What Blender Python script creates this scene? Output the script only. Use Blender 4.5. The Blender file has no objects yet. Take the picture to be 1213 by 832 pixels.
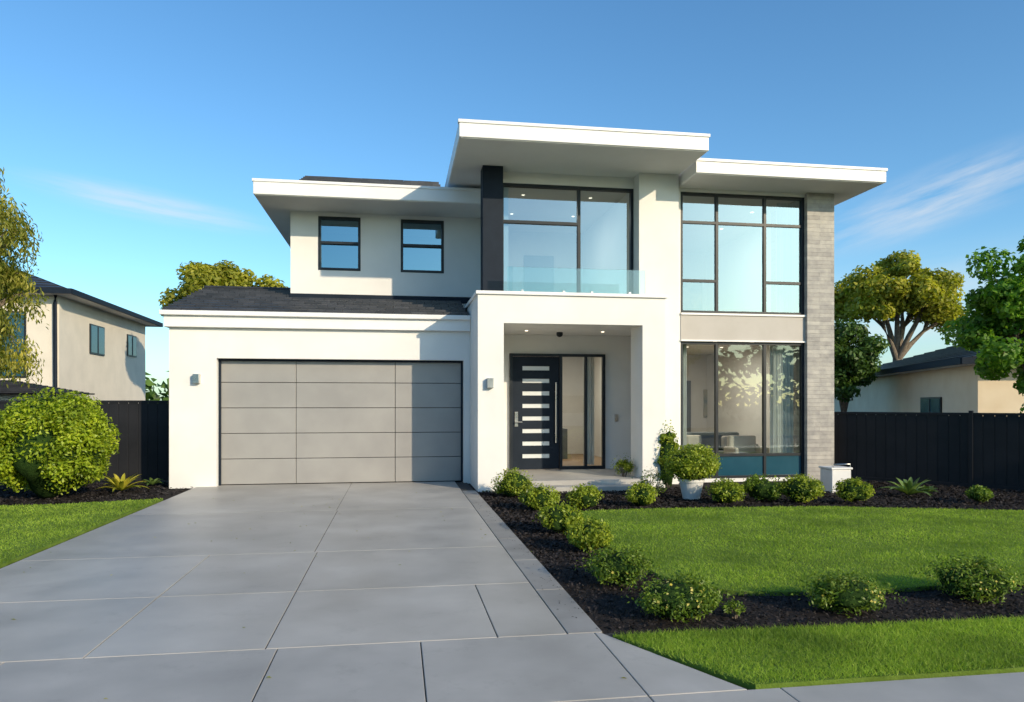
import bpy, bmesh, math, random
import numpy as np
from mathutils import Vector
random.seed(7); rng=np.random.default_rng(7)
scene=bpy.context.scene
COL=scene.collection

# ---------------------------------------------------------------- materials
def new_mat(name):
    m=bpy.data.materials.new(name); m.use_nodes=True
    nt=m.node_tree; nt.nodes.clear()
    out=nt.nodes.new('ShaderNodeOutputMaterial')
    return m,nt,out
def N(nt,t,**k):
    n=nt.nodes.new(t)
    for a,b in k.items(): setattr(n,a,b)
    return n
def ramp(nt,fac,c0,c1,p0=0.3,p1=0.7):
    r=N(nt,'ShaderNodeValToRGB'); r.color_ramp.elements[0].position=p0; r.color_ramp.elements[1].position=p1
    r.color_ramp.elements[0].color=(*c0,1); r.color_ramp.elements[1].color=(*c1,1)
    nt.links.new(fac,r.inputs[0]); return r.outputs[0]
def noise(nt,vec,scale,detail=3,rough=.55):
    n=N(nt,'ShaderNodeTexNoise'); n.inputs['Scale'].default_value=scale; n.inputs['Detail'].default_value=detail
    n.inputs['Roughness'].default_value=rough
    nt.links.new(vec,n.inputs['Vector']); return n.outputs['Fac']
def mixc(nt,a,b,fac,mode='MIX'):
    m=N(nt,'ShaderNodeMix',data_type='RGBA',blend_type=mode)
    for s,v in ((m.inputs[0],fac),(m.inputs[6],a),(m.inputs[7],b)):
        if hasattr(v,'links'): nt.links.new(v,s)
        elif isinstance(v,(int,float)): s.default_value=v
        else: s.default_value=(*v,1)
    return m.outputs[2]
def surf(name,c0,c1,scale=3,rough=.7,bump=.1,bscale=80,metal=0,spec=.5,island=0,big=None,rvar=.1,stain=None):
    m,nt,out=new_mat(name)
    tc=N(nt,'ShaderNodeTexCoord').outputs['Object']
    nz=noise(nt,tc,scale,4)
    col=ramp(nt,nz,c0,c1)
    if big:
        col=mixc(nt,col,ramp(nt,noise(nt,tc,big[0],3,.6),(big[1],)*3,(1.0,)*3,.3,.65),1.0,'MULTIPLY')
    if stain:
        col=mixc(nt,col,ramp(nt,noise(nt,tc,stain[0],5,.75),(stain[1],)*3,(1.0,)*3,.28,.44),1.0,'MULTIPLY')
    if island:
        g=N(nt,'ShaderNodeNewGeometry').outputs['Random Per Island']
        col=mixc(nt,col,ramp(nt,g,(1-island,)*3,(1,)*3,0,1),1.0,'MULTIPLY')
    b=N(nt,'ShaderNodeBsdfPrincipled')
    nt.links.new(col,b.inputs['Base Color'])
    rr=N(nt,'ShaderNodeMapRange'); rr.inputs[3].default_value=max(0,rough-rvar); rr.inputs[4].default_value=min(1,rough+rvar)
    nt.links.new(nz,rr.inputs[0]); nt.links.new(rr.outputs[0],b.inputs['Roughness'])
    b.inputs['Metallic'].default_value=metal
    b.inputs['Specular IOR Level'].default_value=spec
    if bump:
        bp=N(nt,'ShaderNodeBump'); bp.inputs['Strength'].default_value=bump; bp.inputs['Distance'].default_value=.02
        nt.links.new(noise(nt,tc,bscale,3,.7),bp.inputs['Height']); nt.links.new(bp.outputs[0],b.inputs['Normal'])
    nt.links.new(b.outputs[0],out.inputs[0])
    return m
def leafmat(name,c0,c1,tr=.35,rough=.5,nsc=1.5,tcol=None):
    m,nt,out=new_mat(name)
    tc=N(nt,'ShaderNodeTexCoord').outputs['Object']
    g=N(nt,'ShaderNodeNewGeometry').outputs['Random Per Island']
    col=ramp(nt,g,c0,c1,0,1)
    col=mixc(nt,col,ramp(nt,noise(nt,tc,nsc,2),(.6,.65,.6),(1.2,1.16,1.1),.35,.65),1.0,'MULTIPLY')
    b=N(nt,'ShaderNodeBsdfPrincipled'); b.inputs['Roughness'].default_value=rough; b.inputs['Specular IOR Level'].default_value=.35
    nt.links.new(col,b.inputs['Base Color'])
    t=N(nt,'ShaderNodeBsdfTranslucent'); nt.links.new(mixc(nt,col,tcol or (1.3,1.4,.6),1.0,'MULTIPLY'),t.inputs[0])
    mx=N(nt,'ShaderNodeMixShader'); mx.inputs[0].default_value=tr
    nt.links.new(b.outputs[0],mx.inputs[1]); nt.links.new(t.outputs[0],mx.inputs[2]); nt.links.new(mx.outputs[0],out.inputs[0])
    return m
def glassmat(name,tint,gcol,base,wav=.0025):
    m,nt,out=new_mat(name)
    tc=N(nt,'ShaderNodeTexCoord').outputs['Object']
    bp=N(nt,'ShaderNodeBump'); bp.inputs['Strength'].default_value=1; bp.inputs['Distance'].default_value=wav
    nt.links.new(noise(nt,tc,.7,1),bp.inputs['Height'])
    t=N(nt,'ShaderNodeBsdfTransparent'); t.inputs[0].default_value=(*tint,1)
    gl=N(nt,'ShaderNodeBsdfGlossy'); gl.inputs['Color'].default_value=(*gcol,1); gl.inputs['Roughness'].default_value=.01
    nt.links.new(bp.outputs[0],gl.inputs['Normal'])
    f=N(nt,'ShaderNodeFresnel'); f.inputs[0].default_value=1.5
    a=N(nt,'ShaderNodeMath',operation='ADD',use_clamp=True); a.inputs[1].default_value=base
    nt.links.new(f.outputs[0],a.inputs[0])
    mx=N(nt,'ShaderNodeMixShader'); nt.links.new(a.outputs[0],mx.inputs[0])
    nt.links.new(t.outputs[0],mx.inputs[1]); nt.links.new(gl.outputs[0],mx.inputs[2]); nt.links.new(mx.outputs[0],out.inputs[0])
    return m

M={}
M['stucco']=surf('white_render',(.74,.73,.71),(.80,.79,.77),1.2,.85,.18,160,spec=.25,big=(.5,.94))
M['trim']=surf('white_trim',(.76,.75,.74),(.82,.81,.80),2,.5,.03,60,spec=.4)
M['soffit']=surf('soffit_paint',(.72,.71,.69),(.76,.75,.73),2,.8,0,60,spec=.2)
M['charcoal']=surf('charcoal_paint',(.009,.015,.026),(.015,.023,.037),3,.6,.03,90,spec=.15)
M['frame']=surf('window_frame_dark',(.010,.014,.020),(.018,.023,.030),3,.4,.0,spec=.3)
M['garage']=surf('garage_door_paint',(.31,.30,.29),(.355,.345,.33),1.5,.42,.03,120,metal=.1,big=(.8,.93))
M['taupe']=surf('spandrel_panel',(.40,.37,.34),(.46,.43,.40),2,.6,.04,90)
M['interior']=surf('interior_wall',(.66,.64,.60),(.72,.70,.66),2,.9,.0)
M['wood']=surf('timber_floor',(.26,.16,.09),(.36,.24,.14),4,.5,0,40)
M['dark']=surf('dark_interior',(.02,.02,.022),(.03,.03,.03),2,.9,0)
M['door_in']=surf('interior_door_paint',(.16,.17,.18),(.2,.21,.22),2,.7,0)
M['metal']=surf('brushed_steel',(.55,.53,.50),(.65,.63,.6),6,.3,.0,200,metal=1)
M['curtain']=surf('curtain_fabric',(.75,.74,.70),(.8,.79,.75),5,.9,.0,200)
M['sofa']=surf('sofa_fabric',(.10,.11,.12),(.14,.15,.16),5,.9,.0,200)
M['cushion']=surf('cushion_fabric',(.45,.4,.34),(.55,.5,.43),5,.9,.0,200)
M['art']=surf('abstract_painting',(.12,.22,.26),(.6,.5,.36),2.5,.8,.0,60)
M['frost']=surf('frosted_glass',(.62,.66,.68),(.72,.76,.78),2,.2,.0,60)
M['teal']=surf('teal_panel',(.015,.065,.10),(.022,.085,.125),2,.15,.0)
M['concrete']=surf('driveway_concrete',(.40,.38,.35),(.53,.505,.465),1.3,.46,.10,140,island=.13,big=(.5,.74),rvar=.14,stain=(2.2,.86))
M['border']=surf('driveway_border',(.24,.235,.225),(.33,.32,.305),2.5,.6,.12,140,big=(.8,.8))
M['path']=surf('footpath_concrete',(.39,.375,.35),(.50,.48,.45),1.6,.6,.12,140,island=.1,big=(.7,.8),stain=(2.6,.84))
M['asphalt']=surf('asphalt',(.04,.04,.042),(.065,.065,.067),20,.85,.4,120)
M['soil']=surf('garden_soil',(.012,.010,.010),(.035,.028,.026),18,.95,.9,35,spec=.2)
M['mulch']=surf('mulch_chip',(.018,.016,.018),(.075,.062,.058),30,.8,.0,100,island=.75,spec=.3)
M['ground']=surf('ground_grass',(.05,.09,.02),(.09,.14,.035),.6,.95,.3,10)
M['turf']=surf('turf_base',(.11,.18,.025),(.17,.26,.045),6,.95,.6,60,spec=.1,big=(.8,.75))
M['fence']=surf('fence_steel',(.010,.011,.014),(.017,.018,.022),2,.6,.0,60,spec=.25)
M['cream']=surf('cream_render',(.66,.61,.52),(.74,.68,.58),1.5,.9,.1,80,spec=.2)
M['beige']=surf('sandstone_render',(.70,.57,.40),(.78,.66,.49),1.2,.9,.1,60,spec=.2)
M['bark']=surf('tree_bark',(.10,.075,.055),(.22,.18,.14),8,.95,.6,30)
M['pot']=surf('glazed_pot',(.62,.62,.62),(.7,.7,.7),4,.4,.0,80)
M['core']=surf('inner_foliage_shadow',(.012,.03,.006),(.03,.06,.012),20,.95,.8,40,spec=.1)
M['glass']=glassmat('window_glass',(.62,.74,.78),(.60,.76,.84),.28)
M['glassclear']=glassmat('living_room_glass',(.82,.90,.91),(.75,.86,.90),.06)
M['glassdark']=glassmat('tinted_window_glass',(.16,.30,.38),(.38,.62,.74),.42)
M['balglass']=glassmat('balustrade_glass',(.82,.90,.89),(.8,.9,.92),.04,.001)
def lampmat():
    m,nt,out=new_mat('warm_downlight'); e=N(nt,'ShaderNodeEmission'); e.inputs[0].default_value=(1,.82,.6,1); e.inputs[1].default_value=3
    nt.links.new(e.outputs[0],out.inputs[0]); m.cycles.emission_sampling='NONE'; return m
M['lamp']=lampmat()
def stone():
    m,nt,out=new_mat('stacked_stone')
    tc=N(nt,'ShaderNodeTexCoord').outputs['Object']
    s=N(nt,'ShaderNodeSeparateXYZ'); nt.links.new(tc,s.inputs[0])
    ad=N(nt,'ShaderNodeMath',operation='ADD'); nt.links.new(s.outputs[0],ad.inputs[0]); nt.links.new(s.outputs[1],ad.inputs[1])
    c=N(nt,'ShaderNodeCombineXYZ'); nt.links.new(ad.outputs[0],c.inputs[0]); nt.links.new(s.outputs[2],c.inputs[1])
    br=N(nt,'ShaderNodeTexBrick'); nt.links.new(c.outputs[0],br.inputs['Vector'])
    br.inputs['Color1'].default_value=(.34,.325,.31,1); br.inputs['Color2'].default_value=(.46,.44,.41,1); br.inputs['Mortar'].default_value=(.26,.25,.24,1)
    br.inputs['Scale'].default_value=1; br.inputs['Brick Width'].default_value=.7; br.inputs['Row Height'].default_value=.085; br.inputs['Mortar Size'].default_value=.002
    br.offset=.37
    col=mixc(nt,br.outputs['Color'],ramp(nt,noise(nt,tc,6,5),(.76,.76,.78),(1.1,1.09,1.06)),1.0,'MULTIPLY')
    b=N(nt,'ShaderNodeBsdfPrincipled'); b.inputs['Roughness'].default_value=.85; nt.links.new(col,b.inputs['Base Color'])
    bp=N(nt,'ShaderNodeBump'); bp.inputs['Strength'].default_value=.6; bp.inputs['Distance'].default_value=.015
    h=N(nt,'ShaderNodeMath',operation='SUBTRACT'); nt.links.new(noise(nt,tc,25,4),h.inputs[0]); nt.links.new(br.outputs['Fac'],h.inputs[1])
    nt.links.new(h.outputs[0],bp.inputs['Height']); nt.links.new(bp.outputs[0],b.inputs['Normal']); nt.links.new(b.outputs[0],out.inputs[0])
    return m
M['stone']=stone()
M['tile']=surf('roof_tile',(.028,.03,.038),(.05,.052,.062),4,.42,.0,60,island=.5)
L={}
L['hedge']=leafmat('hedge_leaf',(.20,.30,.015),(.42,.50,.035),.35,.45,2.5)
L['box']=leafmat('boxwood_leaf',(.10,.18,.02),(.24,.34,.04),.3,.45,5)
L['lime']=leafmat('lime_shrub_leaf',(.17,.25,.02),(.40,.46,.05),.35,.45,5)
L['yellow']=leafmat('flower_petal',(.55,.45,.05),(.7,.62,.2),.3,.6,3)
L['white']=leafmat('white_blossom',(.6,.62,.55),(.75,.75,.7),.3,.6,3)
L['gum']=leafmat('eucalyptus_leaf',(.25,.28,.025),(.52,.48,.07),.45,.5,.5)
L['willow']=leafmat('willow_leaf',(.26,.29,.04),(.55,.50,.12),.5,.5,.7)
L['maple']=leafmat('maple_leaf',(.09,.23,.025),(.24,.42,.05),.45,.5,.8)
L['darkleaf']=leafmat('dark_leaf',(.04,.09,.015),(.10,.18,.03),.25,.5,.8)
L['grass']=leafmat('grass_blade',(.19,.31,.03),(.36,.48,.075),.45,.6,1.2)
L['agave']=leafmat('agave_leaf',(.11,.19,.05),(.22,.32,.09),.2,.45,4)
L['brom']=leafmat('bromeliad_leaf',(.22,.27,.02),(.55,.48,.06),.25,.45,4)

# ---------------------------------------------------------------- geometry helpers
def empty(name,loc=(0,0,0)):
    e=bpy.data.objects.new(name,None); e.location=loc; e.empty_display_size=.3; COL.objects.link(e); return e
def add(name,me,mat,parent=None,smooth=False):
    o=bpy.data.objects.new(name,me); COL.objects.link(o)
    if mat: me.materials.append(mat)
    if parent: 
        o.parent=parent
        o.location=-Vector(parent.location)
    if smooth: me.shade_smooth()
    return o
def boxes(name,lst,mat,parent=None,bev=0):
    v=[];f=[]
    for (x0,x1,y0,y1,z0,z1) in lst:
        k=len(v); v+=[(x,y,z) for z in (z0,z1) for y in (y0,y1) for x in (x0,x1)]
        f+=[tuple(k+i for i in q) for q in [(0,2,3,1),(4,5,7,6),(0,1,5,4),(2,6,7,3),(0,4,6,2),(1,3,7,5)]]
    me=bpy.data.meshes.new(name); me.from_pydata(v,[],f); o=add(name,me,mat,parent)
    if bev:
        b=o.modifiers.new('b','BEVEL'); b.width=bev; b.segments=2; b.limit_method='ANGLE'
    return o
def box(name,x0,x1,y0,y1,z0,z1,mat,parent=None,bev=0): return boxes(name,[(x0,x1,y0,y1,z0,z1)],mat,parent,bev)
def prisms(name,polys,z0,z1,mat,parent=None,bev=0):
    v=[];f=[]
    for p in polys:
        k=len(v);n=len(p)
        v+=[(x,y,z0) for x,y in p]+[(x,y,z1) for x,y in p]
        f.append(tuple(k+n+i for i in range(n))); f.append(tuple(k+n-1-i for i in range(n)))
        for i in range(n):
            j=(i+1)%n; f.append((k+i,k+j,k+n+j,k+n+i))
    me=bpy.data.meshes.new(name); me.from_pydata(v,[],f); o=add(name,me,mat,parent)
    if bev:
        b=o.modifiers.new('b','BEVEL'); b.width=bev; b.segments=2; b.limit_method='ANGLE'
    return o
def np_mesh(name,V,F,mat,parent=None):
    V=np.asarray(V,dtype=np.float32); F=np.asarray(F,dtype=np.int32); k=F.shape[1]
    me=bpy.data.meshes.new(name); me.vertices.add(len(V)); me.vertices.foreach_set('co',V.ravel())
    me.loops.add(F.size); me.loops.foreach_set('vertex_index',F.ravel())
    me.polygons.add(len(F)); me.polygons.foreach_set('loop_start',np.arange(len(F),dtype=np.int32)*k)
    me.update(calc_edges=True)
    return add(name,me,mat,parent)
def unit(a): return a/np.maximum(np.linalg.norm(a,axis=1,keepdims=True),1e-6)
def rdir(n): return unit(rng.normal(size=(n,3)))
def leaf_quads(C,Nm,size,asp=.5,tdir=None):
    n=len(C); Nm=unit(Nm)
    t=rdir(n) if tdir is None else tdir
    t=unit(t-Nm*np.sum(t*Nm,axis=1,keepdims=True)); b=np.cross(Nm,t)
    s=(size*rng.uniform(.65,1.3,n))[:,None]
    V=np.stack([C-t*s,C+b*s*asp+Nm*s*.15,C+t*s-Nm*s*.2,C-b*s*asp+Nm*s*.15],axis=1).reshape(-1,3)
    return V,np.arange(n*4).reshape(-1,4)
def clump_leaves(centers,radii,per,size,asp=.5,flat=.75,droop=0,out=.6):
    Cs=[];Ns=[]
    for c,r in zip(centers,radii):
        n=int(per*rng.uniform(.75,1.25)); d=rdir(n)
        rr=r*rng.uniform(.15,1,n)**.55
        p=d*rr[:,None]; p[:,2]*=flat
        if droop:
            p[:,2]-=droop*r*rng.random(n)*np.hypot(p[:,0],p[:,1])/max(r,.01)*1.6
        Cs.append(p+np.array(c)); Ns.append(d*out+rdir(n)*.6+np.array([0,0,.35]))
    C=np.concatenate(Cs);Nn=np.concatenate(Ns)
    td=None
    if droop: td=unit(rdir(len(C))*.45+np.array([0,0,-1.]))
    return leaf_quads(C,Nn,size,asp,td)
def tube(pts,rad,seg=8):
    pts=[Vector(p) for p in pts]; V=[];F=[]
    for i,p in enumerate(pts):
        d=(pts[min(i+1,len(pts)-1)]-pts[max(i-1,0)]).normalized()
        a=d.orthogonal().normalized() if abs(d.z)<.99 else Vector((1,0,0)); a=(a-d*a.dot(d)).normalized(); b=d.cross(a)
        for k in range(seg):
            w=2*math.pi*k/seg; V.append(p+(a*math.cos(w)+b*math.sin(w))*rad[i])
    for i in range(len(pts)-1):
        for k in range(seg):
            F.append((i*seg+k,i*seg+(k+1)%seg,(i+1)*seg+(k+1)%seg,(i+1)*seg+k))
    return V,F
def tubes(name,lst,mat,parent=None,seg=8):
    V=[];F=[]
    for p,r in lst:
        v,f=tube(p,r,seg); k=len(V); V+=v; F+=[tuple(k+i for i in q) for q in f]
    me=bpy.data.meshes.new(name); me.from_pydata(V,[],F); return add(name,me,mat,parent,True)
def blob(name,c,r,mat,parent,amp=.12):
    bm=bmesh.new(); bmesh.ops.create_icosphere(bm,subdivisions=3,radius=1)
    ph=rng.uniform(0,6,3)
    for v in bm.verts:
        k=1+amp*(math.sin(v.co.x*6+ph[0])+math.sin(v.co.y*7+ph[1])+math.sin(v.co.z*6+ph[2]))*.6
        v.co=Vector((c[0]+v.co.x*r[0]*k,c[1]+v.co.y*r[1]*k,c[2]+v.co.z*r[2]*k))
    me=bpy.data.meshes.new(name); bm.to_mesh(me); bm.free(); return add(name,me,mat,parent,True)

def tree(name,x,y,trunk_r,fork_z,cc,cr,ncl,clr,per,leaf,mat,droop=0,asp=.5,shell=.55,z0=0.0,bark='bark',flat=.75,low=-.45):
    e=empty(name,(x,y,z0)); cc=np.array(cc,float); cr=np.array(cr,float)
    cen=[]
    while len(cen)<ncl:
        d=rdir(1)[0]
        if d[2]<low: continue
        q=cc+d*cr*rng.uniform(shell,1.0)
        cen.append(q)
    rad=[clr*rng.uniform(.6,1.25) for _ in cen]
    V,F=clump_leaves(cen,rad,per,leaf,asp,flat,droop)
    np_mesh('foliage',V,F,mat,e)
    fork=Vector((x+rng.uniform(-.15,.15),y,fork_z))
    lst=[([(x,y,z0-.1),(x+.03,y,z0+.3),((x+fork.x)/2+.06,y,(z0+fork_z)/2),fork],[trunk_r*1.5,trunk_r*1.05,trunk_r*.9,trunk_r*.7])]
    nm=min(7,max(4,ncl//6)); mains=[]
    for i in range(nm):
        c=Vector(cen[i*len(cen)//nm]); mid=fork.lerp(c,.5)+Vector((rng.uniform(-.2,.2),rng.uniform(-.2,.2),.12*cr[2]))
        lst.append(([fork-Vector((0,0,.15)),fork.lerp(mid,.5),mid,c],[trunk_r*.55,trunk_r*.45,trunk_r*.32,trunk_r*.12])); mains.append(mid)
    for c in cen:
        c=Vector(c); m=min(mains,key=lambda q:(q-c).length)
        lst.append(([m,m.lerp(c,.5)+Vector((0,0,.08)),c],[trunk_r*.25,trunk_r*.16,trunk_r*.05]))
    tubes('trunk_and_limbs',lst,M[bark],e)
    return e
def shrub(name,x,y,w,h,mat,n=2600,leaf=.022,flowers=0,z=0.,flmat='yellow',loose=.12,asp=.5,core=True,k=26,crad=(.28,.42),boxy=1.0):
    e=empty(name,(x,y,z)); r=w/2
    cen=[];rad=[]
    for i in range(k):
        d=rdir(1)[0]
        if boxy!=1: d=np.sign(d)*np.abs(d)**boxy; d[2]=np.clip(d[2],-.95,1)
        elif d[2]<0: d[2]*=.75
        rr=rng.uniform(.62,.84) if boxy==1 else rng.uniform(.68,.80); cr_=rng.uniform(*crad)*r
        cen.append((x+d[0]*r*rr,y+d[1]*r*rr,z+max(cr_*.5,h*.5+d[2]*h*.5*rr))); rad.append(cr_)
    V,F=clump_leaves(cen,rad,n/k,leaf,asp,.85)
    V[:,2]=np.maximum(V[:,2],z-.02)
    np_mesh('foliage',V,F,mat,e)
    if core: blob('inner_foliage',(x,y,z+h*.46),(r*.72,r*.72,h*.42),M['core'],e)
    m=int(n*.06); d=rdir(m); d[:,2]=np.abs(d[:,2])
    C=np.array([x,y,z+h*.4])+d*np.array([r,r,h*.62])*rng.uniform(.9,1+loose*1.6,(m,1))
    V,F=leaf_quads(C,rdir(m),leaf,asp); np_mesh('shoots',V,F,mat,e)
    if flowers:
        d=rdir(flowers); d[:,2]=np.abs(d[:,2]); C=np.array([x,y,z+h*.4])+d*np.array([r,r,h*.6])*rng.uniform(.85,1.05,(flowers,1))
        V,F=leaf_quads(C,d+rdir(flowers)*.4,leaf*.7,.9); np_mesh('flowers',V,F,L[flmat],e)
    st=[]
    for i in range(9):
        a=rng.uniform(0,6.28); q=rng.uniform(.3,.8)*r
        st.append(([(x+.02*math.cos(a),y+.02*math.sin(a),z-.03),(x+q*.5*math.cos(a),y+q*.5*math.sin(a),z+h*.3),(x+q*math.cos(a),y+q*math.sin(a),z+h*.65)],[.010,.007,.003]))
    tubes('stems',st,M['bark'],e,5)
    return e
def rosette(name,x,y,n,ln,wd,mat,z=0.,up=.7):
    e=empty(name,(x,y,z)); V=[];F=[]
    for i in range(n):
        a=i*2.399+rng.uniform(-.2,.2); lay=i/n
        el=math.radians(20+65*lay*up+rng.uniform(-6,6)); l=ln*rng.uniform(.8,1.1)*(1-.25*lay)
        dx,dy=math.cos(a),math.sin(a); sx,sy=-dy,dx; seg=7; k=len(V)
        px,pz=.02,.02
        for s in range(seg):
            t=s/(seg-1); w=wd*(math.sin(math.pi*min(1,.18+t*.82))**.8)*(1 if t<.99 else .05)
            ang=el-t*t*.9*(1-lay*.5)
            if s: px+=l/(seg-1)*math.cos(ang); pz+=l/(seg-1)*math.sin(ang)
            cx,cy,cz=x+dx*px,y+dy*px,z+pz
            V+=[(cx+sx*w,cy+sy*w,cz+w*.35),(cx,cy,cz-w*.1),(cx-sx*w,cy-sy*w,cz+w*.35)]
        for s in range(seg-1):
            b=k+s*3; F+=[(b,b+1,b+4,b+3),(b+1,b+2,b+5,b+4)]
    me=bpy.data.meshes.new('leaves'); me.from_pydata(V,[],F); add('leaves',me,mat,e,True)
    return e
def inpoly(P,poly):
    x,y=P[:,0],P[:,1]; ins=np.zeros(len(P),bool); n=len(poly)
    for i in range(n):
        x1,y1=poly[i]; x2,y2=poly[(i+1)%n]
        if y1==y2: continue
        c=((y1>y)!=(y2>y))&(x<(x2-x1)*(y-y1)/(y2-y1)+x1); ins^=c
    return ins
def lawn(name,poly,dens,h=.035,w=.0035,ztop=.015,box_=None,near=None):
    e=empty(name,(poly[0][0],poly[0][1],0))
    prisms('turf',[poly],-.10,ztop,M['turf'],e)
    a=np.array(poly); lo=a.min(0); hi=a.max(0)
    if box_: lo=np.maximum(lo,box_[:2]); hi=np.minimum(hi,box_[2:])
    n=int((hi-lo).prod()*dens); P=lo+rng.random((n,2))*(hi-lo)
    keep=inpoly(P+rng.normal(size=P.shape)*.02,poly)
    if near is not None:
        keep&=rng.random(n)<np.clip((near/np.maximum(P[:,1],1))**1.6,0,1)
    P=P[keep]; n=len(P)
    sc=np.clip(P[:,1]/6,.9,2.0)
    hh=h*rng.uniform(.5,1.25,n)*(1+.25*np.sin(P[:,0]*3.1+1)*np.sin(P[:,1]*2.7)); ww=w*sc*rng.uniform(.7,1.3,n)
    th=rng.uniform(0,6.283,n); ln=rng.normal(size=(n,2))*hh[:,None]*.8
    A=np.column_stack([P[:,0]-np.cos(th)*ww,P[:,1]-np.sin(th)*ww,np.full(n,ztop-.004)])
    B=np.column_stack([P[:,0]+np.cos(th)*ww,P[:,1]+np.sin(th)*ww,np.full(n,ztop-.004)])
    T=np.column_stack([P[:,0]+ln[:,0],P[:,1]+ln[:,1],ztop+hh])
    V=np.stack([A,B,T],1).reshape(-1,3); np_mesh('grass_blades',V,np.arange(n*3).reshape(-1,3),L['grass'],e)
    return e

# ---------------------------------------------------------------- ground, road, paths
def sheet(name,x0,x1,y0,y1,z,mat):
    me=bpy.data.meshes.new(name); me.from_pydata([(x0,y0,z),(x1,y0,z),(x1,y1,z),(x0,y1,z)],[],[(0,1,2,3)]); return add(name,me,mat)
sheet('ground',-400,400,-400,400,-.17,M['ground'])
sheet('road',-400,400,-6.5,1.6,-.14,M['asphalt'])
for i,(a,b) in enumerate(((1.6,1.75),(-6.65,-6.5))):
    boxes('kerb',[(-60+k*3+.01,-60+k*3+2.99,a,b,-.2,-.012) for k in range(40)],M['path'],None,.01)
box('garden_bed',-30,40,4.80,60,-.16,-.025,M['soil'])
sheet('nature_strip',-60,60,1.75,2.5,-.02,M['turf'])
box('verge_soil',1.0,40,3.6,4.9,-.16,-.03,M['soil'])
g=.004
xs=[-14,-11,-8,-5.4,-3.8,-2.4,-.77,.155,1.36]
sl=[[(a+g,3.83+g),(b-g,3.83+g),(b-g,4.95-g),(a+g,4.95-g)] for a,b in zip(xs[:-1],xs[1:])]
sl.append([(1.36+g,3.83+g),(1.94-g,3.83+g),(1.40,4.95-g),(1.36+g,4.95-g)])
xs2=[-14,-11,-8,-5.4,-3.8,-2.4,-.77,.155,1.36,2.13,3.9,5.7,7.5,9.3,11.1,13,15,17,20,24,28,32]
sl+=[[(a+g,2.5),(b-g,2.5),(b-g,3.83-g),(a+g,3.83-g)] for a,b in zip(xs2[:-1],xs2[1:])]
prisms('footpath',sl,-.15,0,M['path'],None,.004)
box('footpath_joint_filler',-14,1.5,2.51,4.94,-.14,-.010,M['asphalt'])
dv=empty('driveway',(-1.2,10,0)); S=[]
def row(y0,y1,xx):
    for a,b in zip(xx[:-1],xx[1:]): S.append([(a+g,y0+g),(b-g,y0+g),(b-g,y1-g),(a+g,y1-g)])
row(4.95,6.42,[-3.8,-1.95,-.85,.68,1.17]); row(6.42,8.1,[-3.8,-1.95,-.85,1.17]); row(8.1,11.2,[-3.8,-.88,1.17]); row(11.2,14.99,[-3.8,-.9,1.17])
prisms('slabs',S,-.12,0,M['concrete'],dv,.004)
box('joint_filler',-3.79,1.4,4.96,14.9,-.11,-.008,M['asphalt'],dv)
prisms('edge_border',[[(1.17+g,a+.003),(1.42,a+.003),(1.42,a+1.19),(1.17+g,a+1.19)] for a in [4.95+1.2*i for i in range(7)]],-.12,.002,M['border'],dv,.004)
front=[(2.5,10.3),(2.38,9.4),(2.32,8.2),(2.32,7.2),(2.4,6.45),(2.55,6.05),(2.85,5.8),(3.5,5.68),(6,5.74),(9,5.8),(16,5.8),(16,8.6),(9,9.55),(6.6,10.35),(5,10.5),(3.6,10.55),(2.8,10.5)]
lawn('front_lawn',front,4600,.022,.0038,.012,(2,5,11.5,11),5.9)
left=[(-3.86,5.0),(-3.86,12.95),(-4.4,12.75),(-5.4,12.45),(-7,12.3),(-16,12.2),(-16,5.0)]
lawn('side_lawn',left,3200,.022,.0042,.012,(-9,6.5,-3.8,13),7.5)
verge=[(1.46,4.84),(2.0,3.86),(30,3.86),(30,4.74),(9,4.74),(4.6,4.74),(2.5,4.8)]
lawn('verge_grass',verge,14000,.028,.003,.012,(1.3,3.8,5.4,4.9))
beds=[([(1.44,4.84),(2.5,4.8),(6,4.76),(6,5.75),(3.5,5.68),(2.85,5.8),(2.5,6.05),(2.36,6.45),(2.3,7.2),(2.3,8.2),(2.36,9.4),(2.6,10.4),(3.6,10.6),(5,10.5),(5.5,13.2),(1.44,13.2)],20000),
      ([(3.6,10.5),(6.6,10.35),(9,9.5),(12.5,9.0),(12.5,12),(9.2,14),(3.6,13)],12000),([(-4.0,12.9),(-5.4,12.5),(-9,12.3),(-9,15.8),(-4.3,15.8),(-4.3,14.6),(-3.82,14.6)],5000)]
Vs=[];Fs=[];off=0
for poly,n in beds:
    a=np.array(poly);lo=a.min(0);hi=a.max(0); P=lo+rng.random((n*2,2))*(hi-lo); P=P[inpoly(P,poly)][:n]
    C=np.column_stack([P,rng.uniform(-.022,.012,len(P))]); Nn=rdir(len(C))*.7+np.array([0,0,1.])
    V,F=leaf_quads(C,Nn,.020*np.clip(P[:,1]/7,.8,1.5),.45); Vs.append(V);Fs.append(F+off);off+=len(V)
np_mesh('mulch',np.concatenate(Vs),np.concatenate(Fs),M['mulch'])
P=np.column_stack([rng.uniform(-3.7,1.5,70),rng.uniform(4,14,70),np.full(70,.006)])
P2=np.column_stack([1.42-np.abs(rng.normal(0,.10,160)),rng.uniform(5,13,160),np.full(160,.007)])
V,F=leaf_quads(P,rdir(70)*.15+np.array([0,0,1.]),.016,.45); V2,F2=leaf_quads(P2,rdir(160)*.2+np.array([0,0,1.]),.009,.5)
np_mesh('fallen_leaves',V,F,L['brom']); np_mesh('mulch_crumbs',V2,F2,M['mulch'])

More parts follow.
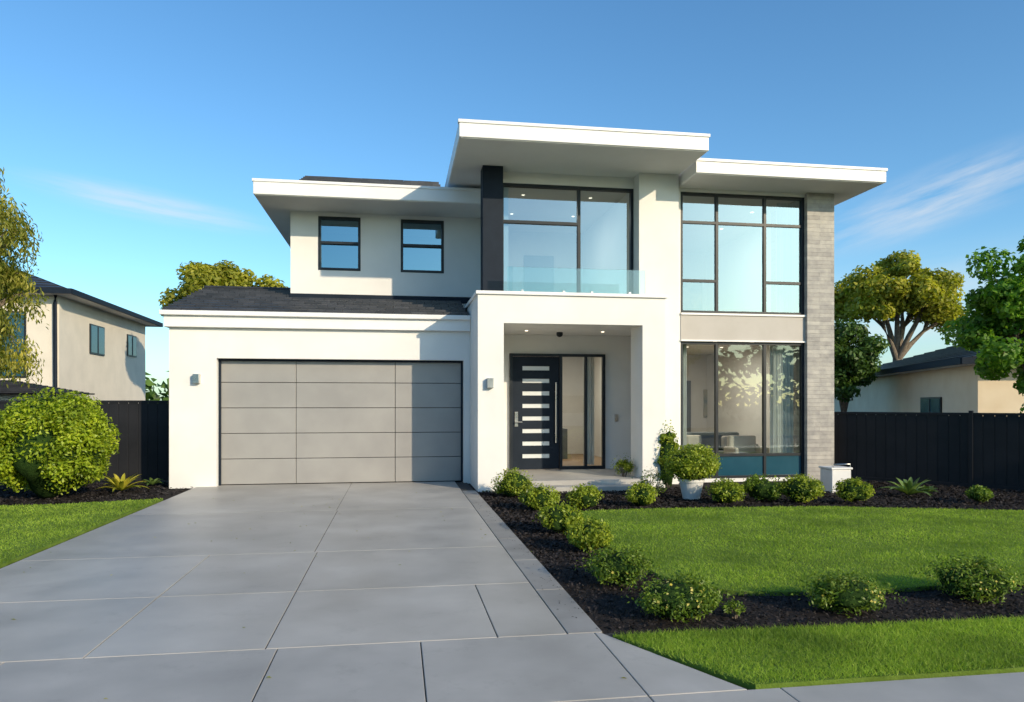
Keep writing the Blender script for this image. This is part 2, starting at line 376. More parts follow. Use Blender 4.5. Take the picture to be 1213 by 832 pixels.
# ---------------------------------------------------------------- the house
H=empty('modern_house',(2.4,14.5,0))
W=M['stucco']
boxes('garage_walls',[(-4.29,-3.43,14.75,15.15,-.1,3.05),(-3.43,1.33,14.75,15.15,2.47,3.05),(1.33,1.457,14.75,15.15,-.1,3.05),(-4.29,-4.04,15.15,20.6,-.1,3.32)],W,H)
boxes('garage_fascia',[(-4.36,1.457,14.64,15.2,3.052,3.29),(-4.36,-4.02,15.2,20.6,3.052,3.29)],M['trim'],H,.008)
boxes('garage_gutter',[(-4.42,1.455,14.56,14.70,3.27,3.36),(-4.42,-4.32,14.70,20.5,3.27,3.36)],M['trim'],H,.012)
P=[]; cx=[-3.43,-1.98,-.04,1.33]
rz=[.01,.51,1.01,1.51,2.01,2.47]
for i in range(3):
    for j in range(5): P.append((cx[i]+.005,cx[i+1]-.005,14.965,15.01,rz[j]+.005,rz[j+1]-.005))
boxes('garage_door_panels',P,M['garage'],H,.006)
box('garage_door_back',-3.43,1.33,15.012,15.05,0,2.47,M['dark'],H)
boxes('garage_door_frame',[(-3.43,-3.39,14.90,14.963,0,2.47),(1.29,1.33,14.90,14.963,0,2.47),(-3.39,1.29,14.90,14.963,2.43,2.47)],M['charcoal'],H)
boxes('portico_walls',[(1.46,1.94,13.3,15.5,-.1,3.08),(1.46,5.05,13.303,14.0,3.08,3.60),(1.46,1.98,14.0,16.5,3.08,3.60),(4.6,5.05,13.3,14.0,-.1,3.08)],W,H)
boxes('portico_cap',[(1.42,5.09,13.26,14.0,3.602,3.665),(1.42,1.99,14.0,16.497,3.602,3.665)],M['trim'],H,.008)
box('porch_ceiling',1.943,5.2,14.003,15.6,3.083,3.4,M['soffit'],H)
boxes('porch_back_wall',[(1.943,2.38,15.5,15.7,.0,3.08),(4.49,5.4,15.5,15.7,.0,3.08),(2.38,4.49,15.5,15.7,2.67,3.08)],W,H)
box('porch_side_wall',5.2,5.4,14.35,15.5,0,3.08,W,H)
boxes('porch_floor',[(1.943,4.597,13.22,14.0,-.05,.17),(1.943,5.2,14.0,16,-.05,.17)],M['path'],H)
box('entry_step',2.05,4.3,12.86,13.215,-.05,.085,M['path'],H,.008)
boxes('pier',[(4.77,5.6,14.0,14.4,-.1,6.197)],W,H)
boxes('door_frame',[(2.383,2.44,15.42,15.52,.17,2.67),(3.47,3.53,15.42,15.52,.17,2.67),(4.43,4.487,15.42,15.52,.17,2.67),(2.44,3.47,15.42,15.52,2.61,2.67),(3.53,4.43,15.42,15.52,2.61,2.67),(3.53,4.43,15.42,15.52,.17,.24),(4.03,4.08,15.42,15.52,.24,2.61)],M['frame'],H)
slot=[.42+i*.27 for i in range(8)]
D=[(2.445,2.66,15.46,15.51,.18,2.605),(3.25,3.465,15.46,15.51,.18,2.605)]
zz=.18
for s in slot:
    D.append((2.66,3.25,15.46,15.51,zz,s)); zz=s+.09
D.append((2.66,3.25,15.46,15.51,zz,2.605))
boxes('front_door',D,M['charcoal'],H)
boxes('door_slots',[(2.66,3.25,15.475,15.485,s,s+.09) for s in slot],M['frost'],H)
tubes('door_handle',[([(3.38,15.38,.75),(3.38,15.38,2.05)],[.02,.02]),([(3.38,15.46,.95),(3.38,15.38,.95)],[.012,.012]),([(3.38,15.46,1.85),(3.38,15.38,1.85)],[.012,.012]),([(2.52,15.46,1.2),(2.52,15.38,1.2)],[.015,.015]),([(2.50,15.38,1.2),(2.64,15.38,1.2)],[.013,.013])],M['metal'],H)
box('door_lock',2.49,2.56,15.44,15.459,1.1,1.42,M['metal'],H,.004)
def pane(name,x0,x1,z0,z1,y,mat):
    me=bpy.data.meshes.new(name); me.from_pydata([(x0,y,z0),(x1,y,z0),(x1,y,z1),(x0,y,z1)],[],[(0,1,2,3)]); return add(name,me,M[mat],H)
pane('sidelight_glass',3.53,4.03,.24,2.61,15.48,'glassclear'); pane('sidelight_glass',4.08,4.43,.24,2.61,15.48,'glassclear')
box('balcony_column',1.63,2.03,14.0,14.36,3.667,6.197,M['charcoal'],H,.006)
boxes('upper_volume_walls',[(1.99,2.2,14.45,24,3.3,6.197),(2.03,4.77,14.33,14.6,5.98,6.197),(4.9,5.1,14.4,24,3.4,6.197)],W,H)
box('balcony_floor',1.98,4.77,14.0,14.4,3.3,3.42,M['path'],H)
def frames(name,x0,x1,z0,z1,y,verts,hor,t=.055,d=.09,mat='frame'):
    L_=[(x0,x0+t,y,y+d,z0,z1),(x1-t,x1,y,y+d,z0,z1),(x0+t,x1-t,y,y+d,z1-t,z1),(x0+t,x1-t,y,y+d,z0,z0+t)]
    for v in verts: L_.append((v-t/2,v+t/2,y+.003,y+d-.003,z0+t,z1-t))
    for a,b,h in hor: L_.append((a,b,y+.006,y+d-.006,h-t/2,h+t/2))
    return boxes(name,L_,M[mat],H)
frames('balcony_window_frame',2.03,4.77,3.42,5.98,14.35,[3.63],[(2.085,3.60,5.22)],.06)
for i,(a,b,c,d) in enumerate([(2.09,3.6,3.48,5.19),(2.09,3.6,5.25,5.92),(3.66,4.71,3.48,5.92)]): pane('balcony_window_glass',a,b,c,d,14.40,'glass')
box('balustrade_glass',2.04,4.74,13.55,13.562,3.667,4.17,M['balglass'],H)
boxes('balustrade_clamps',[(x,x+.05,13.53,13.58,3.666,3.74) for x in (2.3,3.1,3.65,4.4)],M['metal'],H,.004)
Y=16.5
boxes('upper_left_wall',[(-2.3,1.99,Y,Y+.25,3.3,4.53),(-2.3,1.99,Y,Y+.25,5.71,5.8),(-2.3,-1.71,Y,Y+.25,4.53,5.71),(-.80,.08,Y,Y+.25,4.53,5.71),(1.04,1.99,Y,Y+.25,4.53,5.71),(-2.3,-2.05,Y+.25,24,3.3,5.8)],W,H)
for a,b in ((-1.71,-.80),(.08,1.04)):
    frames('sash_window_frame',a,b,4.53,5.71,Y-.012,[],[(a+.05,b-.05,5.14)],.055,.10)
    pane('sash_window_glass',a+.05,b-.05,4.58,5.115,Y+.07,'glassdark'); pane('sash_window_glass',a+.05,b-.05,5.165,5.66,Y+.055,'glassdark')
Y=14.2
boxes('wing_walls',[(5.6,5.72,Y,Y+.3,-.1,6.0),(5.72,8.46,Y,Y+.3,5.93,6.0),(5.72,8.46,Y+.02,Y+.3,-.1,.05)],W,H)
boxes('stone_pier',[(8.46,9.07,14.1,15.6,-.1,6.0)],M['stone'],H)
box('wing_side_wall',8.85,9.05,15.6,24,-.1,6.0,W,H)
boxes('spandrel',[(5.72,8.46,14.18,14.4,2.89,3.43)],M['taupe'],H)
boxes('spandrel_trim',[(5.72,8.46,14.15,14.2,3.41,3.45),(5.72,8.46,14.15,14.2,2.87,2.90)],M['trim'],H)
X0,X1,A,B=5.72,8.46,6.52,7.58
frames('upper_wing_frame',X0,X1,3.45,5.93,Y+.02,[A,B],[(X0+.055,A-.028,5.32),(A+.028,B-.028,5.32),(B+.028,X1-.055,5.32),(X0+.055,A-.028,4.12),(B+.028,X1-.055,4.12)])
frames('lower_wing_frame',X0,X1,.05,2.87,Y+.02,[A,B],[(X0+.055,A-.028,.53),(A+.028,B-.028,.53),(B+.028,X1-.055,.53)])
xs=[X0+.055,A-.028,A+.028,B-.028,B+.028,X1-.055]
for i in range(3):
    a,b=xs[2*i],xs[2*i+1]
    pane('living_room_glass',a,b,.56,2.815,Y+.06,'glassclear'); box('lower_panel',a,b,Y+.05,Y+.08,.105,.503,M['teal'],H)
    zs=[3.505,4.093,4.147,5.293,5.347,5.875] if i!=1 else [3.505,5.293,5.347,5.875]
    for j in range(0,len(zs),2): pane('wing_glass',a,b,zs[j],zs[j+1],Y+.06,'glass')
def roofslab(name,x0,x1,y0,y1,z0,z1):
    box(name+'_soffit',x0+.03,x1-.03,y0+.03,y1,z0-.012,z0+.05,M['soffit'],H)
    box(name,x0,x1,y0,y1,z0,z1,M['trim'],H,.01)
    boxes(name+'_capping',[(x0-.02,x1+.02,y0-.02,y0+.1,z1-.045,z1+.012)],M['trim'],H,.006)
roofslab('left_roof',-2.86,1.985,15.3,24.5,5.812,6.11)
roofslab('entry_canopy',1.06,5.62,12.6,19,6.21,6.50)
roofslab('wing_roof',5.645,9.65,13.24,24.5,6.012,6.28)
def tiled(name,x0,x1,y0,z0,y1,z1,tw=.33,course=.34):
    V=[];F=[]; n=int(round(math.hypot(y1-y0,z1-z0)/course)); dy=(y1-y0)/n; dz=(z1-z0)/n
    for j in range(n):
        o=(j%2)*tw/2; x=x0-o
        while x<x1:
            a=max(x,x0); b=min(x+tw-.006,x1)
            if b-a>.02:
                k=len(V); ya,za=y0+j*dy,z0+j*dz; yb,zb=ya+dy*1.12,za+dz*1.12
                w=random.uniform(-.004,.004)
                V+=[(a,ya,za+.06+w),(b,ya,za+.06+w),(b,yb,zb+.012),(a,yb,zb+.012),(a,ya,za-.01),(b,ya,za-.01)]
                F+=[(k,k+1,k+2,k+3),(k+4,k+5,k+1,k),(k+4,k,k+3),(k+5,k+2,k+1)]
            x+=tw
    me=bpy.data.meshes.new(name); me.from_pydata(V,[],F); return add(name,me,M['tile'],H)
tiled('garage_roof_tiles',-4.36,1.40,14.62,3.36,16.5,3.90)
tiled('garage_roof_tiles_upper',-4.36,-2.31,16.5,3.91,17.7,4.24)
tiled('garage_roof_tiles_rear',-4.36,-2.31,20.8,3.36,17.7,4.24)
boxes('ridge_cap',[(-4.38,-2.31,17.6,17.8,4.23,4.30)],M['tile'],H,.03)
me=bpy.data.meshes.new('gable_end'); me.from_pydata([(-4.3,14.7,3.28),(-4.3,20.7,3.28),(-4.3,17.7,4.22)],[],[(0,1,2)]); add('gable_end',me,W,H)
boxes('roof_batten',[(-4.0,1.4,14.72,16.5,3.20,3.34)],M['dark'],H)
boxes('roof_flashing',[(-2.31,1.99,16.46,16.498,3.86,4.0)],M['charcoal'],H,.004)
tiled('upper_roof_tiles',-2.15,1.0,15.75,6.13,18.1,7.04)
me=bpy.data.meshes.new('upper_roof_end'); me.from_pydata([(-2.15,15.8,6.1),(-2.15,20.5,6.1),(-2.15,18.1,7.03)],[],[(0,1,2)]); add('upper_roof_end',me,M['tile'],H)
I=M['interior']
boxes('upper_interior',[(2.2,4.9,19,19.1,3.4,6.15),(2.2,4.9,14.6,19,6.12,6.18)],I,H)
box('upper_interior_floor',2.2,4.9,14.45,19,3.36,3.43,M['wood'],H)
boxes('entry_interior',[(2.1,2.2,15.7,20,.17,3.05),(5.3,5.4,15.7,20,.17,3.05),(2.2,5.3,20,20.1,.17,3.05),(2.2,5.3,15.7,20,3.05,3.08)],I,H)
box('entry_floor',2.2,5.3,16,20,.1,.18,M['wood'],H)
boxes('wing_interior',[(5.45,5.6,14.5,20,.0,6.0),(5.6,8.85,20,20.1,.0,6.0),(5.6,8.85,14.5,20,3.0,3.36),(5.6,8.85,14.5,20,5.96,5.998)],I,H)
box('wing_floor',5.6,8.85,14.5,20,.02,.1,M['wood'],H)
box('upper_wing_floor',5.6,8.85,14.5,20,3.362,3.40,M['wood'],H)
boxes('left_room',[(-2.05,1.9,18.5,18.6,4.0,5.8),(-2.05,1.9,16.8,18.5,4.0,4.05)],M['sofa'],H)
boxes('downlights',[(x-.03,x+.03,y-.03,y+.03,6.11,6.118) for x in (2.7,4.2) for y in (15.6,17.2)]+[(x-.03,x+.03,y-.03,y+.03,5.95,5.958) for x in (6.2,8.0) for y in (15.6,17.2)]+[(x-.03,x+.03,y-.03,y+.03,2.99,2.998) for x in (6.2,7.1,8.0) for y in (15.6,17.2)]+[(x-.025,x+.025,14.6,14.65,3.07,3.082) for x in (2.6,4.2)],M['lamp'],H)
def curtain(name,x0,x1,y,z0,z1,nf=9):
    V=[];F=[];n=nf*8
    for i in range(n+1):
        t=i/n; x=x0+(x1-x0)*t; yy=y+.05*math.sin(t*nf*6.283)+.015*math.sin(t*nf*17)
        V+=[(x,yy,z0),(x,yy+.01*math.sin(i),z1)]
    for i in range(n): F.append((2*i,2*i+2,2*i+3,2*i+1))
    me=bpy.data.meshes.new(name); me.from_pydata(V,[],F); add(name,me,M['curtain'],H,True)
curtain('curtain',7.9,8.42,14.6,.12,2.85,7); curtain('curtain_left',5.78,6.0,14.6,.12,2.85,3)
curtain('curtain_upper',8.05,8.42,14.6,3.42,5.9,5); curtain('curtain_hall',4.2,4.45,16.2,.2,2.9,3)
boxes('sofa',[(6.4,8.0,15.6,16.4,.1,.5),(6.4,8.0,16.2,16.5,.5,.92),(6.25,6.42,15.55,16.5,.1,.68),(7.98,8.15,15.55,16.5,.1,.68)],M['sofa'],H,.05)
boxes('sofa_cushions',[(6.6,6.98,16.02,16.18,.52,.86),(7.5,7.85,16.02,16.18,.52,.84)],M['cushion'],H,.05)
boxes('armchair',[(7.3,7.95,14.85,15.4,.12,.48),(7.3,7.95,15.3,15.45,.48,.88),(7.22,7.32,14.85,15.45,.12,.64),(7.93,8.03,14.85,15.45,.12,.64)],M['cushion'],H,.04)
boxes('side_cabinet',[(3.75,4.3,18.2,18.7,.18,.95)],M['sofa'],H,.01)
boxes('bookcase',[(5.62,5.95,17.0,18.6,.1,.14),(5.62,5.95,17.0,18.6,.65,.69),(5.62,5.95,17.0,18.6,1.2,1.24),(5.62,5.95,17.0,18.6,1.75,1.79),(5.62,5.95,17.0,18.6,2.3,2.34),(5.62,5.95,16.96,17.0,.1,2.34),(5.62,5.95,18.6,18.64,.1,2.34)],M['wood'],H)
boxes('interior_doors',[(7.5,8.35,19.95,19.995,.1,2.25),(6.9,7.75,19.95,19.995,3.4,5.5),(3.3,4.1,18.95,18.995,3.43,5.5)],M['door_in'],H)
boxes('paintings',[(5.95,7.0,19.955,19.99,1.1,1.95),(8.0,8.7,19.955,19.99,4.3,5.1),(8.75,9.6,19.955,19.99,1.2,2.0),(2.4,3.0,18.955,18.99,4.5,5.2),(2.5,3.3,19.955,19.99,1.2,2.0)],M['art'],H)
tubes('floor_lamp',[([(6.15,16.9,.1),(6.15,16.9,1.55)],[.015,.015]),([(6.15,16.9,1.5),(6.15,16.9,1.8)],[.17,.12])],M['curtain'],H,12)
for nm,(x,y,z,wt) in {'living_room_fill':(7.1,17,2.93,65),'upper_room_fill':(7.1,17,5.9,34),'entry_fill':(3.9,17.6,2.98,55),'balcony_room_fill':(3.4,16.8,6.05,26)}.items():  # area fill lights, added to brighten the dim rooms behind the glass
    ld=bpy.data.lights.new(nm,'AREA'); ld.energy=wt; ld.size=.8; ld.color=(1,.88,.72)
    lo_=bpy.data.objects.new(nm,ld); COL.objects.link(lo_); lo_.parent=H; lo_.location=Vector((x,y,z))-Vector(H.location)
boxes('wall_lights',[(-3.84,-3.72,14.64,14.747,1.98,2.16),(1.62,1.74,13.19,13.297,1.88,2.06)],M['metal'],H,.006)
boxes('door_bell',[(4.72,4.80,15.47,15.497,1.2,1.36)],M['metal'],H,.004)
bm=bmesh.new(); bmesh.ops.create_uvsphere(bm,u_segments=16,v_segments=8,radius=.07); bmesh.ops.translate(bm,verts=bm.verts,vec=(3.35,14.9,3.05)); me=bpy.data.meshes.new('porch_camera'); bm.to_mesh(me); add('porch_camera',me,M['frame'],H,True)
boxes('house_rear_wall',[(-2.3,9.05,24,24.2,-.1,5.8),(-4.29,-2.3,20.6,20.8,-.1,3.3),(-2.3,-2.1,20.8,24,-.1,3.3)],W,H)
tubes('downpipe',[([(9.12,15.9,0),(9.12,15.9,6.0)],[.04,.04])],M['trim'],H)

# ---------------------------------------------------------------- fences
def fence(name,x0,y0,x1,y1,h,panel=2.4):
    e=empty(name,(x0,y0,0)); ln=math.hypot(x1-x0,y1-y0); n=max(1,round(ln/panel)); ang=math.atan2(y1-y0,x1-x0)
    R=[];Pp=[];step=.19
    k=int(ln/step)
    for i in range(k):
        a=i*step; R.append((a+.008,a+step-.008,-.014,.014,.03,h-.04))
    sh=[(0,ln,-.006,.006,.03,h-.06),(0,ln,-.03,.03,h-.05,h),(0,ln,-.03,.03,.0,.06)]
    for i in range(n+1): Pp.append((i*ln/n-.035,i*ln/n+.035,-.04,.04,-.1,h+.04))
    for nm,l in (('slats',R),('rails',sh),('posts',Pp)):
        o=boxes(nm,l,M['fence'],e,.003); o.location=(0,0,0); o.rotation_euler=(0,0,ang)
    return e
fence('fence',-4.33,16.1,-16,16.1,1.66)
fence('fence',9.12,14.7,12.6,10.2,1.42)
fence('fence',12.6,10.2,14.6,4.9,1.42)

# ---------------------------------------------------------------- neighbouring houses
def hiproof(name,x0,x1,y0,y1,z,h,mat,e,al='x'):
    if al=='x': r=(y1-y0)/2; a=(x0+r,(y0+y1)/2,z+h); b=(x1-r,(y0+y1)/2,z+h)
    else: r=(x1-x0)/2; a=((x0+x1)/2,y0+r,z+h); b=((x0+x1)/2,y1-r,z+h)
    V=[];F=[]
    def slope(p,q,s,t,n):
        p,q,s,t=map(Vector,(p,q,s,t)); nrm=(q-p).cross(t-p).normalized(); 
        if nrm.z<0: nrm=-nrm
        for j in range(n):
            u0,u1=j/n,(j+1.1)/n; u1=min(u1,1)
            k=len(V); A_,B_=p.lerp(t,u0),q.lerp(s,u0); C_,D_=q.lerp(s,u1),p.lerp(t,u1)
            V.extend([A_+nrm*.05,B_+nrm*.05,C_+nrm*.01,D_+nrm*.01,A_,B_]); F.extend([(k,k+1,k+2,k+3),(k+4,k+5,k+1,k)])
    n=14
    if al=='x':
        slope((x0,y0,z),(x1,y0,z),b,a,n); slope((x1,y1,z),(x0,y1,z),a,b,n); slope((x0,y1,z),(x0,y0,z),a,a,n); slope((x1,y0,z),(x1,y1,z),b,b,n)
    else:
        slope((x0,y0,z),(x1,y0,z),a,a,n); slope((x1,y1,z),(x0,y1,z),b,b,n); slope((x0,y1,z),(x0,y0,z),a,b,n); slope((x1,y0,z),(x1,y1,z),b,a,n)
    me=bpy.data.meshes.new(name); me.from_pydata([tuple(v) for v in V],[],F); o=bpy.data.objects.new(name,me); COL.objects.link(o); me.materials.append(mat); o.parent=e; return o
def neighbour(name,cx,cy,w,d,h,rh,rot,wall,al='x',wins=(),trimz=.25,oh=.6):
    e=empty(name,(cx,cy,0)); e.rotation_euler=(0,0,rot)
    def bx(nm,l,mat,bev=0):
        o=boxes(nm,l,mat,e,bev); o.location=(0,0,0); return o
    x0,x1,y0,y1=-w/2,w/2,-d/2,d/2
    bx('walls',[(x0,x1,y0,y1,-.1,h)],wall)
    bx('soffit',[(x0-oh,x1+oh,y0-oh,y1+oh,h-.02,h+.05)],M['soffit'])
    bx('gutters',[(x0-oh-.06,x1+oh+.06,y0-oh-.08,y0-oh,h-.03,h+.16),(x0-oh-.06,x1+oh+.06,y1+oh,y1+oh+.08,h-.03,h+.16),(x0-oh-.08,x0-oh,y0-oh,y1+oh,h-.03,h+.16),(x1+oh,x1+oh+.08,y0-oh,y1+oh,h-.03,h+.16)],M['charcoal'])
    hiproof('roof',x0-oh,x1+oh,y0-oh,y1+oh,h+.06,rh,M['tile'],e,al)
    fr=[];gl=[]
    for (side,c,z0,z1,ww) in wins:
        if side in 'FB':
            s=y0 if side=='F' else y1; sg=-1 if side=='F' else 1
            fr.append((c-ww/2-.06,c+ww/2+.06,min(s,s+sg*.05),max(s,s+sg*.05),z0-.06,z1+.06)); gl.append((c-ww/2,c+ww/2,min(s+sg*.05,s+sg*.06),max(s+sg*.05,s+sg*.06),z0,z1))
            fr.append((c-.03,c+.03,min(s+sg*.05,s+sg*.08),max(s+sg*.05,s+sg*.08),z0,z1))
        else:
            s=x0 if side=='L' else x1; sg=-1 if side=='L' else 1
            fr.append((min(s,s+sg*.05),max(s,s+sg*.05),c-ww/2-.06,c+ww/2+.06,z0-.06,z1+.06)); gl.append((min(s+sg*.05,s+sg*.06),max(s+sg*.05,s+sg*.06),c-ww/2,c+ww/2,z0,z1))
            fr.append((min(s+sg*.05,s+sg*.08),max(s+sg*.05,s+sg*.08),c-.03,c+.03,z0,z1))
    if fr: bx('window_frames',fr,M['frame']); bx('window_glass',gl,M['teal'])
    return e
n1=neighbour('neighbour_house',-17.0,34.3,9,10.5,5.6,2.0,math.radians(2),M['cream'],'y',[('F',2.6,2.6,4.9,1.5),('R',-1.5,3.7,4.8,1.5),('R',3.0,3.9,4.8,1.2)])
o=boxes('lower_wing',[(1.2,5.2,-8.6,-5.25,-.1,1.9)],M['cream'],n1); o.location=(0,0,0)
hiproof('lower_wing_roof',.7,5.7,-9.2,-5.25,1.92,.45,M['tile'],n1,'x')
o=tubes('downpipe',[([(4.40,-5.3,5.6),(4.40,-5.35,5.3),(4.40,-5.32,2.2)],[.07,.07,.07])],M['charcoal'],n1); o.location=(0,0,0)
neighbour('neighbour_bungalow',24.2,26.0,9,18.5,2.75,1.5,math.radians(-20.6),M['beige'],'y',[('L',-5.5,1.0,1.75,1.8)])
neighbour('street_house',-4,-24,14,9,3.0,2.0,0,M['cream'],'x',[('B',-4,.9,2.1,2.4),('B',3,.3,2.3,2.6)])
neighbour('street_house',16,-25,13,9,5.6,1.9,0,M['stucco'],'x',[('B',-3,.9,2.1,2.4),('B',3,3.6,5.0,2.6)])

# ---------------------------------------------------------------- trees
tree('willow_tree',-10.2,18.5,.17,2.6,(-9.65,18.5,4.6),(1.5,1.5,2.75),60,.46,330,.07,L['willow'],droop=1.0,asp=.28,shell=.35,low=-.95)
tree('eucalyptus_tree',-7.4,33,.22,4.6,(-7.3,33,6.2),(2.2,2.0,1.4),30,.62,420,.12,L['gum'],shell=.5)
tree('eucalyptus_tree',26.0,35,.30,4.0,(26.0,35,6.9),(3.4,3.0,2.4),56,.8,420,.13,L['gum'],shell=.55)
tree('dark_tree',17.6,26.5,.16,1.3,(17.6,26.5,3.1),(1.5,1.5,1.6),40,.6,420,.10,L['darkleaf'],shell=.3,low=-.9)
tree('maple_tree',13.9,14.2,.10,1.6,(13.95,14.2,3.1),(1.55,1.5,2.25),76,.42,380,.062,L['maple'],shell=.3,asp=.7,low=-.9)
tree('street_tree',3.6,-14.5,.2,3.0,(3.4,-14.5,6.2),(2.6,2.4,1.9),26,.75,130,.16,L['maple'],shell=.4,z0=-.1)
tree('street_tree',-5.6,-9.5,.2,2.4,(-5.6,-9.5,5.2),(2.4,2.4,1.7),24,.8,160,.17,L['maple'],shell=.3,z0=-.1)
tree('street_tree',15.5,-12.6,.2,2.8,(15.5,-12.6,4.9),(2.4,2.2,1.8),26,.8,160,.17,L['maple'],shell=.4,z0=-.1)
C=[];R_=[]
for i in range(240):
    a=rng.uniform(-2.2,2.2); r=rng.uniform(62,85); C.append((r*math.sin(a)+5,abs(r*math.cos(a))+6 if abs(a)<1.5 else r*math.cos(a),rng.uniform(.5,3.0))); R_.append(rng.uniform(1.8,3.0))
for i in range(120):
    C.append((rng.uniform(-60,70),rng.uniform(-50,-40),rng.uniform(1,7.2))); R_.append(rng.uniform(1.8,3.2))
V,F=clump_leaves(C,R_,70,.52,.6,.8); np_mesh('background_trees',V,F,L['darkleaf'])

# ---------------------------------------------------------------- garden plants
shrub('hedge_bush',-5.75,13.45,1.85,1.78,L['hedge'],30000,.034,loose=.03,k=120,crad=(.20,.32),boxy=.72)
rosette('bromeliad_plant',-4.95,14.2,22,.55,.04,L['brom'],.0)
rosette('bromeliad_plant',-4.7,15.1,16,.25,.03,L['agave'],.0)
S_=[(1.98,12.4,.66,.44,'lime'),(2.11,10.75,.54,.34,'lime'),(2.0,8.85,.54,.36,'lime'),(2.08,7.75,.48,.31,'lime'),(2.83,10.85,.52,.34,'lime'),(3.75,10.9,.46,.32,'lime'),
    (5.18,11.0,.60,.38,'lime'),(5.99,11.3,.66,.38,'box'),(6.46,10.95,.64,.42,'lime'),(7.28,10.8,.56,.40,'lime'),(9.3,10.5,.36,.24,'box')]
for x,y,w,h,m in S_: shrub('boxwood_shrub',x,y,w*rng.uniform(.95,1.08),h*rng.uniform(.9,1.1),L[m],3400,.021)
for x,y,w,h,fl in [(1.97,6.3,.56,.29,25),(2.08,5.25,.60,.27,45),(3.45,5.22,.58,.24,60),(4.72,5.38,.66,.28,80)]:
    shrub('flowering_shrub',x,y,w,h,L['box'],4200,.016,flowers=fl,loose=.3,asp=.4)
shrub('seedling',2.52,5.2,.18,.1,L['box'],350,.013,core=False)
def pot(e,x,y,h,r0,r1,mat):
    pr=[(r0*.9,0),(r0,.01),(r1,h-.05),(r1+.02,h-.045),(r1+.02,h),(r1-.02,h),(r1-.03,h-.06),(0.001,h-.06)]
    V=[];F=[];sg=32
    for r,z in pr:
        for k in range(sg): V.append((x+r*math.cos(6.2832*k/sg),y+r*math.sin(6.2832*k/sg),z))
    for i in range(len(pr)-1):
        for k in range(sg): F.append((i*sg+k,i*sg+(k+1)%sg,(i+1)*sg+(k+1)%sg,(i+1)*sg+k))
    me=bpy.data.meshes.new('pot'); me.from_pydata(V,[],F); add('pot',me,mat,e,False)
e=shrub('potted_topiary',4.86,11.6,.94,.60,L['lime'],8000,.024,z=.29,loose=.04,k=45)
for c in e.children: c.location.z=0
e.location.z=0
pot(e,4.86,11.6,.34,.14,.20,M['pot'])
shrub('conifer_shrub',5.1,13.3,.44,1.15,L['lime'],5000,.024)
shrub('wispy_shrub',4.3,11.9,.5,.5,L['box'],900,.018,flowers=160,flmat='white',loose=.5,core=False)
shrub('fern_plant',4.38,13.75,.36,.34,L['lime'],1400,.025,z=.17,loose=.4,asp=.25,core=False)
rosette('agave_plant',8.75,11.4,22,.50,.045,L['agave'],.0); rosette('agave_plant',9.25,11.6,14,.26,.03,L['agave'],.0)
rosette('strap_leaf_plant',1.75,12.6,18,.3,.014,L['agave'],.0)
e=empty('planter_box',(7.95,12.3,0))
boxes('body',[(7.74,8.12,12.1,12.48,-.02,.40)],M['pot'],e,.015); boxes('rim',[(7.72,8.14,12.08,12.5,.402,.44)],M['pot'],e,.01)
tubes('handle',[([(7.76,12.1,.44),(7.76,12.1,.50),(8.10,12.1,.50),(8.10,12.1,.44)],[.01]*4)],M['metal'],e)

# ---------------------------------------------------------------- light, sky
AZ,EL=math.radians(35),math.radians(21)
Sv=Vector((math.sin(AZ)*math.cos(EL),-math.cos(AZ)*math.cos(EL),math.sin(EL)))
sd=bpy.data.lights.new('sun','SUN'); sd.energy=4.4; sd.angle=math.radians(.6); sd.color=(1,.82,.58)
so=bpy.data.objects.new('sun',sd); COL.objects.link(so); so.rotation_euler=(-Sv).to_track_quat('-Z','Y').to_euler(); so.location=(10,-20,20)
w=bpy.data.worlds.new('World'); scene.world=w; w.use_nodes=True; nt=w.node_tree; nt.nodes.clear()
out=N(nt,'ShaderNodeOutputWorld'); bg=N(nt,'ShaderNodeBackground'); bg.inputs[1].default_value=.135
sky=N(nt,'ShaderNodeTexSky',sky_type='NISHITA'); sky.sun_disc=False; sky.sun_elevation=EL; sky.sun_rotation=math.pi-AZ
sky.air_density=1.0; sky.dust_density=.9; sky.ozone_density=2.2; sky.altitude=0
tc=N(nt,'ShaderNodeTexCoord').outputs['Generated']
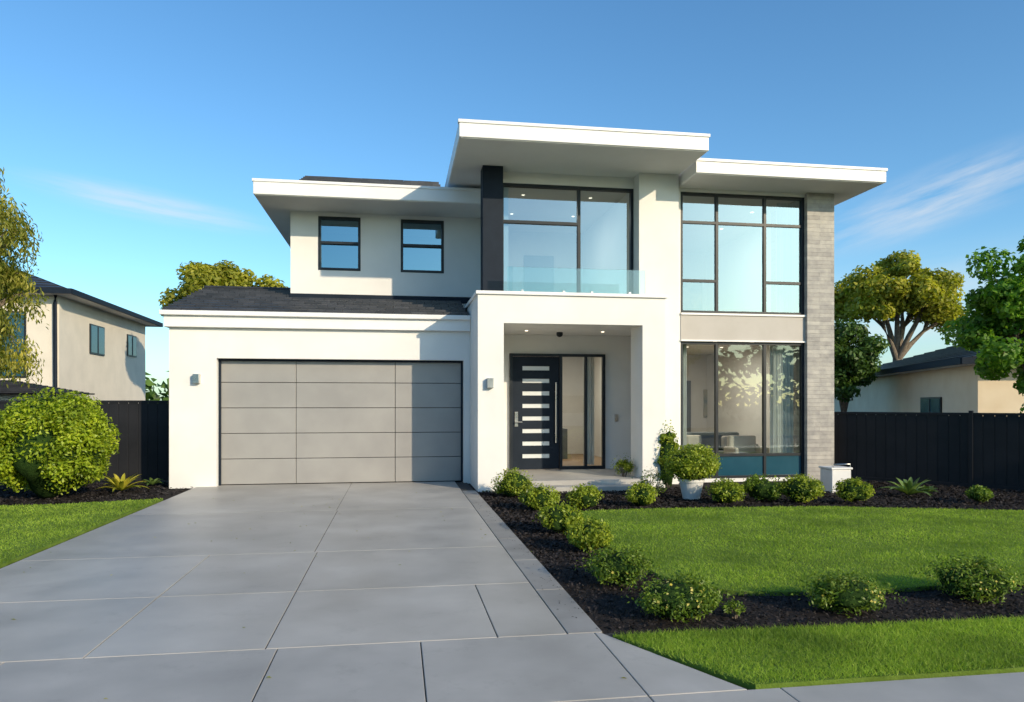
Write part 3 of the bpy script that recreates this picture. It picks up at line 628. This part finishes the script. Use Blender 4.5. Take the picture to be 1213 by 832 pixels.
def wisp(loc,rot,sc,nscale,seed,lo=.38):
    mp=N(nt,'ShaderNodeMapping',vector_type='TEXTURE'); mp.inputs[1].default_value=loc; mp.inputs[2].default_value=rot; mp.inputs[3].default_value=sc
    nt.links.new(tc,mp.inputs[0])
    ln=N(nt,'ShaderNodeVectorMath',operation='LENGTH'); nt.links.new(mp.outputs[0],ln.inputs[0])
    m=N(nt,'ShaderNodeMapRange',interpolation_type='SMOOTHSTEP'); m.inputs[1].default_value=1; m.inputs[2].default_value=0; nt.links.new(ln.outputs['Value'],m.inputs[0])
    mp2=N(nt,'ShaderNodeMapping'); mp2.inputs[3].default_value=(.8,1,1.3); mp2.inputs[1].default_value=(seed,seed,0); nt.links.new(mp.outputs[0],mp2.inputs[0])
    nz=noise(nt,mp2.outputs[0],nscale,7,.6)
    r=N(nt,'ShaderNodeMapRange'); r.inputs[1].default_value=lo; r.inputs[2].default_value=.72; nt.links.new(nz,r.inputs[0])
    mu=N(nt,'ShaderNodeMath',operation='MULTIPLY'); nt.links.new(m.outputs[0],mu.inputs[0]); nt.links.new(r.outputs[0],mu.inputs[1]); return mu.outputs[0]
a=wisp((-.29,.93,.236),(0,math.radians(6),math.radians(17)),(.17,.5,.024),2.0,3.1,.22)
b=wisp((.612,.753,.235),(0,math.radians(-16),math.radians(-39)),(.19,.5,.045),2.3,8.4,.32)
c=wisp((.60,.77,.10),(0,math.radians(-6),math.radians(-37)),(.38,.5,.10),1.8,5.0,.25)
s1=N(nt,'ShaderNodeMath',operation='ADD'); nt.links.new(a,s1.inputs[0]); nt.links.new(b,s1.inputs[1])
s2=N(nt,'ShaderNodeMath',operation='ADD',use_clamp=True); nt.links.new(s1.outputs[0],s2.inputs[0]); nt.links.new(c,s2.inputs[1])
s3=N(nt,'ShaderNodeMath',operation='MULTIPLY'); s3.inputs[1].default_value=.7; nt.links.new(s2.outputs[0],s3.inputs[0])
hs=N(nt,'ShaderNodeHueSaturation'); hs.inputs['Saturation'].default_value=1.14; nt.links.new(sky.outputs[0],hs.inputs['Color'])
base=mixc(nt,hs.outputs[0],(1.14,1.47,1.56),1.0,'MULTIPLY')
colr=mixc(nt,base,(6.2,6.3,6.4),s3.outputs[0])
nt.links.new(colr,bg.inputs[0]); nt.links.new(bg.outputs[0],out.inputs[0])

# ---------------------------------------------------------------- camera
cd=bpy.data.cameras.new('camera'); cd.sensor_width=36; cd.lens=25.67; cd.shift_y=.0511; cd.clip_end=1500; cd.clip_start=.05
co=bpy.data.objects.new('camera',cd); COL.objects.link(co); co.location=(0,0,1.6); co.rotation_euler=(math.radians(90),0,math.radians(-8.94)); scene.camera=co
scene.view_settings.view_transform='Standard'; scene.view_settings.look='None'; scene.view_settings.exposure=0
